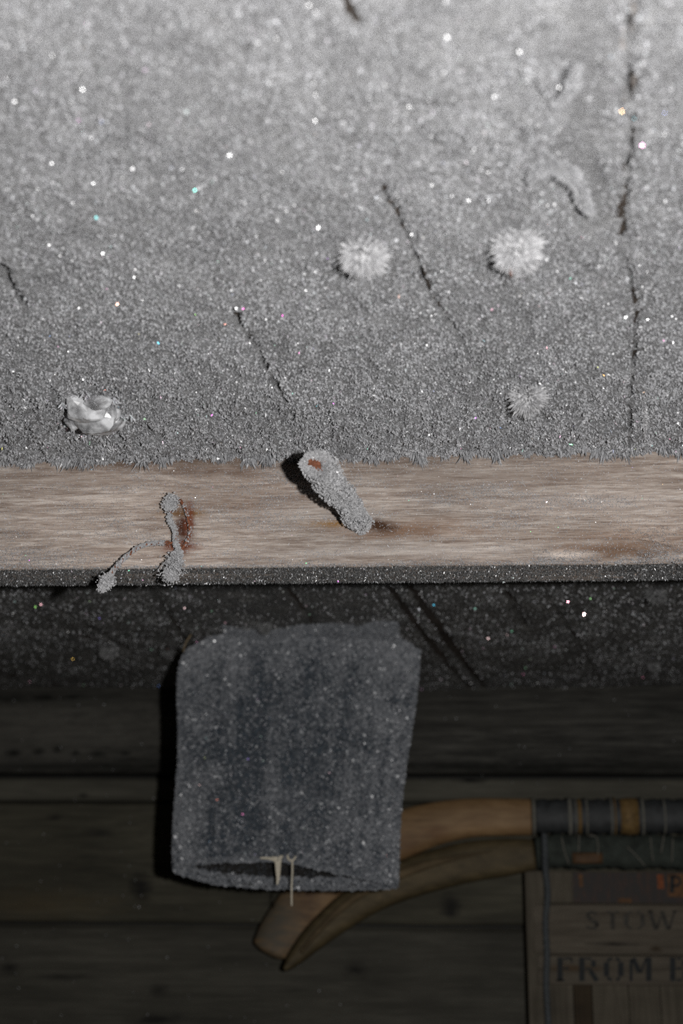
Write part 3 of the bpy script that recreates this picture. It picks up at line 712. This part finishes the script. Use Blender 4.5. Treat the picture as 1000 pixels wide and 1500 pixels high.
def cover(u, v):
    edge = np.clip(1 - u / .22, 0, 1) * .5 + np.clip((u - .62) / .3, 0, 1) * .45 + np.clip(1 - v / .28, 0, 1) * .6
    streak = fbm(u * 34, v * 2.2, 3, 51); blob = fbm(u * 12, v * 11, 3, 57); mid = .20 + edge * 1.15 + (streak - .5) * .75 + (blob - .5) * 1.1
    return np.clip(mid, .06, 1)
a = Acc()
P, N_, u, v = sample(Gf, Nf, 62000); cv = cover(u, v); k = rng.random(len(P)) < .35 + .65 * cv
crystals(a, P[k], N_[k] + (0, -.2, 0), rng.uniform(.0014, .0038, k.sum()), rng.uniform(.0008, .0016, k.sum()), .9, 'cone', 0, .1, (.12 + .66 * cv[k]))
P, N_, u, v = sample(Gf, Nf, 26000); cv = cover(u, v); k = rng.random(len(P)) < cv * 1.2
lumps(a, P[k] + N_[k] * .0015, rng.uniform(.0012, .0034, k.sum()), 0, .12 + .55 * cv[k])
P, N_, u, v = sample(Gf, Nf, 4500, .05, 1)
crystals(a, P + N_ * .0015, N_, rng.uniform(.0016, .0032, len(P)), rng.uniform(.0009, .0017, len(P)), 1.6, 'plate', 1, 0)
for G, NN in ((Gf, Nf), (Gb, Nb)):            # shaggy side edges and hems
    for ul, uh, vl, vh, n in ((0, .012, 0, 1, 2600), (.988, 1, 0, 1, 2600), (0, 1, .985, 1, 4200)):
        P, N_, u, v = sample(G, NN, n, ul, uh, vl, vh)
        D = N_ * .5 + np.array([(-1 if ul == 0 else 1) * (vl == 0), 0, -1.0 * (vl > 0)])
        crystals(a, P, D, rng.uniform(.0018, .005, n), rng.uniform(.0008, .0016, n), .8, 'spike', 0, .1, .5)
        lumps(a, P[::2] + D[::2] * .0015, rng.uniform(.001, .0032, len(P[::2])), 0, .45)
P, N_, u, v = sample(Gb, Nb, 1500, 0, 1, .96, 1)
lumps(a, P - N_ * .002, rng.uniform(.001, .003, len(P)), 0, .5)
P, N_, u, v = sample(Gb, Nb, 2600, 0, 1, .9, 1)
crystals(a, (P - N_ * .002)[::3], -N_[::3], rng.uniform(.001, .003, len(P[::3])), rng.uniform(.0008, .0014, len(P[::3])), .8, 'spike', 0, .1, .05)
N = 9000                                        # frost drift where the cloth top meets the ceiling
qx = tl[0] + .06 + (tr[0] - tl[0] - .085) * rng.random(N) ** .85; g = rng.random(N)
sw = .5 + fbm(qx * 22, qx * 0, 3, 8)
P = np.c_[qx, HY - .004 - .045 * sw * g ** 1.5, CEIL - .004 - .024 * sw * (1 - g) ** 1.5 * rng.random(N) ** .4]
crystals(a, P, (0, -.6, -.8), rng.uniform(.0015, .004, N), rng.uniform(.0007, .0014, N), .9, 'spike', 0, .1, .55)
lumps(a, P[::4], rng.uniform(.001, .003, len(P[::4])), 0, .5)
tag(a.build('frost', [BLUE_ICE, GLINT], t, Gf[nu // 2, 0]), kind='stuff')
# pale frayed threads at the hem and a stalk at the top corner
THREAD = plain_mat('pale_thread', (.55, .50, .40), .8, .2, 300)
hy = HY - .030
def flat_scrap(name, tri, r):
    a = Acc()
    for path, w0, w1 in tri:
        P = catmull([at(x, y, hy) for x, y in path], 6); ww = np.linspace(w0, w1, len(P)) * .00088
        sweep(a, P, ww, np.minimum(ww, .0009), (0, 1, 0), 8)
    return a.build(name, THREAD, t, at(*tri[0][0][0], hy))
o = flat_scrap('frayed_thread', [([(381, 1257), (392, 1257), (402, 1260), (407, 1265)], 1.3, 3.0), ([(397, 1257), (407, 1257), (414, 1254)], 2.6, 2.0), ([(407, 1260), (407, 1275), (407, 1285), (406, 1296)], 5.0, 1.4), ([(411, 1256), (409, 1266), (408, 1278)], 2.5, 1.2)], 1)
o['label'] = 'short pale frayed thread'
o = flat_scrap('frayed_thread', [([(421, 1252), (422, 1258), (428, 1262)], 1.2, 1.6), ([(427, 1262), (431, 1258), (433, 1254)], 1.4, 1.4), ([(428, 1262), (428, 1280), (427, 1300), (427, 1327)], 1.4, 1.2)], 1)
o['label'] = 'long thin pale thread'
a = Acc(); sweep(a, catmull([at(268, 955, HY - .005), at(272, 942, HY - .006), at(280, 929, HY - .006)], 5), .0012, .0009); a.build('stalk', plain_mat('straw', (.16, .12, .07)), t, at(268, 955, HY))

# ================================================================== wooden gear and crate against the wall
GY = 2.115
def PX(y): return y / cos(radians(18)) / F * 1.0
ppx = np.linalg.norm(at(600, 1300, GY) - at(601, 1300, GY))       # metres per pixel at the gear
ARM1 = wood_mat('tan_worn_wood', (.12, .068, .03), (.25, .15, .07), (.36, .235, .12), (9, 60, 60), .6, .3, contrast=(.3, .5, .72), big=.35, spots=(
    ((at(560, 1240, GY)), (.08, .1, .03), (.12, .055, .02), .8), ((at(640, 1218, GY)), (.035, .1, .012), (.12, .05, .015), .7), ((at(395, 1350, GY)), (.065, .1, .11), (.085, .072, .052), 1.3), ((at(450, 1320, GY)), (.03, .1, .04), (.07, .035, .016), .8)))
ARM2 = wood_mat('dull_brown_wood', (.045, .035, .018), (.095, .07, .034), (.15, .11, .055), (14, 60, 40), .65, .4, contrast=(.32, .5, .68), big=.45)
def arm(name, pts, hw, depth, Y, mat, label, cat, group=None, tip=False):
    P = catmull([at(x, y, Y - dy) for x, y, dy in pts], 9); h = np.interp(np.linspace(0, 1, len(P)), np.linspace(0, 1, len(hw)), hw) * ppx
    d_ = np.full(len(P), depth)
    if tip:
        for q, s in ((-1, .55), (-2, .75), (-3, .88), (-4, .96)): h[q] *= s; d_[q] *= s
    a = Acc(); sweep(a, P, h, d_, (0, 1, 0), 20, .7)
    return tag(a.build(name, mat, None, P[0]), label, cat, group)
arm('bent_timber', [(779, 1197, 0), (740, 1197, 0), (690, 1198, 0), (640, 1206, 0), (590, 1222, 0), (540, 1245, 0), (490, 1278, 0), (448, 1322, 0), (420, 1356, 0), (402, 1382, 0), (394, 1398, 0)],
    [27, 28, 29, 32, 36, 38, 39, 38, 35, 31, 26], .017, 2.15, ARM1, 'broad tan curved wooden arm with rounded lower end, upper one behind the cloth', 'timber', None, True)
o = arm('bent_timber', [(782, 1252, 0), (740, 1256, 0), (690, 1262, 0), (640, 1274, 0), (590, 1290, 0), (545, 1310, 0), (500, 1340, 0), (460, 1374, 0), (432, 1404, 0), (418, 1420, 0)],
    [22, 27, 29, 29, 28, 26, 23, 18, 11, 4], .017, 2.105, ARM2, 'slimmer dull brown curved arm tapering to a point, in front of the broad one', 'timber')
# a raised lip along the slimmer arm
a = Acc(); P = catmull([at(x, y, 2.085) for x, y in ((720, 1247), (660, 1258), (600, 1275), (545, 1300), (500, 1330), (465, 1365), (440, 1395))], 8)
sweep(a, P, np.interp(np.linspace(0, 1, len(P)), [0, .3, 1], [.0005, .007, .003]), np.interp(np.linspace(0, 1, len(P)), [0, .3, 1], [.0005, .004, .003]), (0, 1, 0), 10); lp = a.build('raised_lip', wood_mat('lip_wood', (.06, .045, .024), (.12, .085, .045), (.18, .13, .07), (14, 60, 40)), None, P[0])
lp.parent = o; lp.location = Vector((P[0] - world_loc(o)).tolist())

LEATH = plain_mat('dark_leather', (.028, .030, .031), .6, .4, 90)
CORD = plain_mat('pale_cord', (.13, .125, .105), .8, .3, 200)
OCHRE = plain_mat('ochre_hide', (.14, .085, .03), .7, .4, 120)
rl = empty('strapped_roll', at(900, 1222, GY), 'dark leather roll bound with pale cords at the end of the tan arm', 'roll')
def tube_x(acc, x0, x1, yc, rpx, Y, n=14, wob=0.0, mi=0, sides=24):
    X_ = np.linspace(x0, x1, n); P = np.array([at(x, yc + wob * sin(x * .09), Y) for x in X_])
    sweep(acc, P, rpx * ppx * (1 + .05 * np.sin(X_ * .31)), rpx * ppx * .8, (0, 1, 0), sides, .85, mi)
a = Acc(); tube_x(a, 782, 1080, 1196, 25, GY, 60); a.build('leather_roll', LEATH, rl, at(900, 1196, GY))
for x0, x1, r, m_, nm in ((779, 783, 27.5, CORD, 'rim'), (831, 836, 27, CORD, 'cord'), (841, 843, 26.6, CORD, 'cord'), (845, 850, 26.6, OCHRE, 'strap'), (857, 859, 26.5, CORD, 'cord'),
                         (893, 895, 26.8, CORD, 'cord'), (898, 900, 27, OCHRE, 'strap'), (907, 933, 26.4, OCHRE, 'hide_patch'), (938, 941, 27, CORD, 'cord'), (970, 972, 26.8, CORD, 'cord'), (1010, 1013, 27, CORD, 'cord')):
    a = Acc(); tube_x(a, x0, x1, 1196, r, GY, 3); a.build(nm, m_, rl, at(x0, 1196, GY))
bd = empty('canvas_bundle', at(900, 1273, GY), 'dark green canvas bundle squeezed between the roll and the lettered crate', 'bundle')
CANV = plain_mat('green_black_canvas', (.032, .038, .032), .9, .45, 60)
a = Acc(); tube_x(a, 784, 1080, 1248, 24, GY + .005, 50, 1.5); a.build('canvas', CANV, bd, at(900, 1248, GY))
a = Acc()
for k, x in enumerate((846, 868)):
    pass
a = Acc(); sweep(a, [at(x, 1257, GY - .016) for x in np.linspace(838, 882, 6)], 8 * ppx, .004, (0, 1, 0), 10, .6); a.build('hide_patch', plain_mat('brown_hide', (.085, .045, .02)), bd, at(860, 1262, GY))
for pts in (((822, 1226), (826, 1245), (833, 1266)), ((848, 1224), (847, 1248)), ((862, 1224), (874, 1228), (876, 1262)), ((918, 1240), (932, 1254), (944, 1268)), ((952, 1226), (956, 1262)), ((972, 1224), (968, 1250)), ((985, 1228), (984, 1264))):
    P = catmull([at(x, y, GY - .024 + .003 * k) for k, (x, y) in enumerate(pts)], 8)
    a = Acc(); sweep(a, P, .0011, .0011, (0, 1, 0), 6); a.build('cord', CORD, bd, P[0])

# crate
CX0, CY = 771, 2.10
def cz(py, Y=CY): return at(880, py, Y)[2]
x0 = at(CX0, 1350, CY)[0]; x1 = x0 + .42
crate = empty('wooden_crate', ((x0 + x1) / 2, CY + .045, cz(1275) - .36), 'old slatted wooden crate stencilled STOW and FROM, at lower right against the wall', 'crate')
CWa = wood_mat('crate_slat_wood', (.055, .045, .032), (.105, .088, .066), (.15, .13, .10), (6, 70, 70), .8, .4, big=.35, spots=(
    (tuple(at(900, 1383, CY)), (.05, .1, .004), (.02, .016, .012), 1.1), (tuple(at(890, 1338, CY)), (.06, .1, .003), (.04, .03, .02), .8),
    (tuple(at(960, 1389, CY)), (.012, .1, .006), (.03, .018, .008), 1.2), (tuple(at(840, 1418, CY)), (.05, .1, .007), (.06, .035, .015), .9)))
CWv = wood_mat('crate_upright_wood', (.05, .042, .03), (.10, .085, .062), (.145, .125, .095), (60, 60, 5), .8, .4, big=.4)
z_top = cz(1276); z1_ = cz(1324.5); z2_ = cz(1399); z3_ = cz(1443); zb = z_top - .36
pw = at(800, 1350, CY)[0] - x0
def cpart(name, *b, mat=CWa, bev=.0015):
    a = Acc(); box(a, *b, bev); return a.build(name, mat, crate, ((b[0] + b[1]) / 2, b[2], b[4]))
cpart('upright', x0, x0 + pw * .92, CY + .002, CY + .012, zb, z_top, mat=CWv)
cpart('upright', x1 - pw, x1, CY + .002, CY + .012, zb, z_top, mat=CWv)
xs0 = x0 + pw * .95
top_sl = cpart('slat', xs0, x1 - pw, CY + .003, CY + .013, z1_ + .001, z_top, mat=CWv)
sl1 = cpart('slat', x0 + pw * .35, x1 - pw * .4, CY - .004, CY + .0015, z2_ + .0009, z1_ - .001)
sl2 = cpart('slat', x0 + pw * .5, x1 - pw * .4, CY - .0045, CY + .0015, z3_, z2_ - .0009)
k = 0; x = xs0
while x < x1 - pw - .02:                     # upright boards of the inner panel below
    wd = [.038, .026, .052, .045][k % 4]
    cpart('panel_board', x, min(x + wd - .0012, x1 - pw), CY + .006, CY + .014, zb, z3_ + .004, mat=(CWv if k % 4 != 1 else wood_mat('dark_panel_wood', (.03, .02, .01), (.05, .034, .018), (.07, .05, .026), (60, 60, 5)))); x += wd; k += 1
cpart('side_panel', x0, x0 + .010, CY + .0125, WALL - .006, zb, z_top, mat=CWa)
cpart('side_panel', x1 - .010, x1, CY + .0125, WALL - .006, zb, z_top, mat=CWa)
cpart('back_panel', x0 + .0105, x1 - .0105, WALL - .014, WALL - .006, zb, z_top, mat=CWa)
cpart('bottom_panel', x0 + .0105, x1 - .0105, CY + .0145, WALL - .0145, zb, zb + .01, mat=CWa)
cpart('lid', x0 + .0105, x1 - .0105, CY + .0145, WALL - .0145, z_top - .012, z_top - .001, mat=CWa)
# paper label on the top slat
def quad(acc, px0, px1, py0, py1, Y, th=.0004, mi=0):
    p0 = at(px0, py1, Y); p1 = at(px1, py0, Y); box(acc, p0[0], p1[0], Y - th, Y, p0[2], p1[2], 0, mi)
LB = NT('stained_label'); f = LB.noise(LB.scaled((150, 30, 45)), 1, 4, .6)
LB.l(LB.ramp(f, [(.45, (.014, .010, .008)), (.62, (.028, .012, .006)), (.76, (.075, .025, .008))]), LB.b.inputs['Base Color']); LB.b.inputs['Roughness'].default_value = .7
a = Acc(); quad(a, 840, 1075, 1279, 1322, CY + .003, .0006); lab = a.build('paper_label', LB.m, top_sl, at(840, 1322, CY + .003))
OR = plain_mat('orange_print', (.095, .042, .014), .7, .5, 150); ORb = plain_mat('bright_orange_print', (.15, .04, .01), .7, .5, 150)
BLK = plain_mat('stencil_ink', (.018, .02, .021), .8, .3, 200)
for q0, q1, q2, q3, mm in ((963, 971, 1281, 1302, ORb), (979, 1012, 1280, 1314, OR), (848, 853, 1281, 1299, OR), (905, 925, 1316, 1322, OR)):
    a = Acc(); quad(a, q0, q1, q2, q3, CY + .0024, .0003); a.build('print_patch', mm, top_sl, at(q0, q3, CY))
a = Acc()
def strokes(acc, L, Y):
    for (xa, ya, xb, yb, wd) in L:
        p, q = np.array([xa, ya], float), np.array([xb, yb], float); dv = q - p; dv /= np.linalg.norm(dv); nn = np.array([-dv[1], dv[0]]) * wd / 2
        c4 = [p + nn, q + nn, q - nn, p - nn]
        V = [at(c[0], c[1], Y) for c in c4]; V = V + [v + np.array([0, .0006, 0]) for v in V]
        acc.add(V, [(0, 1, 2, 3), (7, 6, 5, 4), (0, 4, 5, 1), (1, 5, 6, 2), (2, 6, 7, 3), (3, 7, 4, 0)])
strokes(a, [(984, 1283, 984, 1308, 6), (984, 1284, 994, 1285, 3.5), (993, 1285, 997, 1291, 3.5), (997, 1291, 993, 1297, 3.5), (993, 1297, 985, 1298, 3.5)], CY + .0018)
a.build('print_letter', BLK, top_sl, at(984, 1308, CY))
# stencil lettering: each word one flat print on its slat
T_ = 1334.5; B_ = 1361.5
word1 = [(874, T_ + 5, 866, T_ + 1, 3), (866, T_ + 1, 859, T_ + 6, 4.5), (859, T_ + 7, 866, T_ + 13, 5), (867, T_ + 14, 876, T_ + 20, 6), (876, T_ + 20, 869, B_ - 1, 4.5), (868, B_ - 1, 858, B_ - 4, 3),
         (888, T_ + 1.5, 894, T_ + 1.5, 3), (900, T_ + 1.5, 906, T_ + 1.5, 3), (897, T_ + 2, 897, B_, 6.5),
         (917, T_ + 5, 917, B_ - 5, 6.5), (918, T_ + 4, 925, T_ + 1, 3), (918, B_ - 4, 925, B_ - 1, 3), (941, T_ + 5, 941, B_ - 5, 6.5), (940, T_ + 4, 933, T_ + 1, 3), (940, B_ - 4, 933, B_ - 1, 3),
         (952, T_, 960, B_, 6), (962, B_, 967, T_ + 8, 3), (969, T_, 978, B_, 6), (980, B_, 988, T_, 3), (984, T_ + .5, 992, T_ + .5, 2.5), (948, T_ + .5, 956, T_ + .5, 2.5)]
T2, B2_ = 1402.5, 1437
word2 = [(820, T2, 820, B2_, 8), (825, T2 + 1.5, 837, T2 + 1.5, 3), (837, T2 + 1, 837, T2 + 8, 2.5), (825, T2 + 16, 833, T2 + 16, 3), (814, B2_ - 1, 827, B2_ - 1, 2.5),
         (852, T2, 852, B2_, 8), (857, T2 + 1.5, 866, T2 + 2, 3), (869, T2 + 4, 869, T2 + 14, 6.5), (866, T2 + 16.5, 857, T2 + 17, 3), (864, T2 + 19, 874, B2_, 7),
         (888, T2 + 7, 888, B2_ - 7, 8), (889, T2 + 5, 896, T2 + 1, 4), (889, B2_ - 5, 896, B2_ - 1, 4), (909, T2 + 7, 909, B2_ - 7, 8), (908, T2 + 5, 902, T2 + 1, 4), (908, B2_ - 5, 902, B2_ - 1, 4),
         (924, T2 + 3, 924, B2_, 4.5), (927, T2 + 1, 936, T2 + 22, 7), (938, T2 + 23, 946, T2 + 1, 3), (950, T2, 950, B2_, 8),
         (985, T2, 985, B2_, 8), (991, T2 + 1.5, 998, T2 + 2, 3), (1002, T2 + 4, 1002, T2 + 13, 6), (998, T2 + 16, 991, T2 + 16, 3), (1003, T2 + 20, 1003, B2_ - 4, 6.5), (998, B2_ - 1.5, 991, B2_ - 1.5, 3)]
INK2 = plain_mat('faded_ink', (.040, .037, .031), .8, .6, 160)
for word, Y_, slat, mt, cuts in ((word1, CY - .0044, sl1, INK2, (883, 911, 945, 1010)), (word2, CY - .0049, sl2, BLK, (843, 880, 917, 965, 1020))):
    lo_ = 0
    for hi_ in cuts:
        L_ = [q for q in word if lo_ <= (q[0] + q[2]) / 2 < hi_]; lo_ = hi_
        a = Acc(); strokes(a, L_, Y_); o = a.build('letter', mt, slat, at(L_[0][0], L_[0][3], CY)); o['kind'] = 'thing'

# rope hanging down over the crate
ROPE = plain_mat('grey_rope', (.06, .066, .07), .8, .4, 250)
P = catmull([at(x, y, Y_) for x, y, Y_ in ((797, 1222, 2.075), (798, 1250, 2.07), (799, 1275, 2.085), (802, 1310, 2.088), (799, 1350, 2.088), (801, 1400, 2.088), (800, 1440, 2.088), (803, 1500, 2.090), (806, 1560, 2.092))], 24)
a = Acc(); twisted(a, P, .0030, 34, .0022)
tag(a.build('rope', ROPE, None, P[0]), 'grey twisted rope hanging down over the left side of the crate', 'rope')

# plank shelf the crate stands on, just below the frame
sh = empty('wooden_shelf', ((x0 + x1) / 2, WALL - .06, zb - .025), 'plank shelf on the back wall that carries the crate', 'shelf')
a = Acc(); box(a, x0 - .1, 1.69, CY - .03, WALL - .001, zb - .0245, zb - .0005, .002); a.build('plank', CWa, sh, (x0, CY, zb - .02))
for xb in (x0, x0 + .4, x0 + 1.0):
    a = Acc(); box(a, xb, xb + .03, CY, WALL - .001, zb - .12, zb - .025, .002); a.build('bracket', CWa, sh, (xb, CY, zb - .1))

# stray crystals glinting on the boards, the crate and the gear
a = Acc()
N = 420; px = rng.uniform(-120, 1120, N); py = rng.uniform(1020, 1500, N)
P = np.array([at(x, y, WALL - (.027 if y < 1130 else .004)) for x, y in zip(px, py)])
k = ~((px > 560) & (py > 1160))
crystals(a, P[k], (0, -1, 0), rng.uniform(.0018, .0035, k.sum()), rng.uniform(.001, .0018, k.sum()), .9, 'plate', 0, 0)
lumps(a, P[k][::2], rng.uniform(.0006, .0012, len(P[k][::2])), 1)
tag(a.build('frost_specks', [GLINT, ICE], None, (0, WALL, 0)), 'scattered glinting frost specks on the dark boards of back wall', 'frost', None, 'stuff')
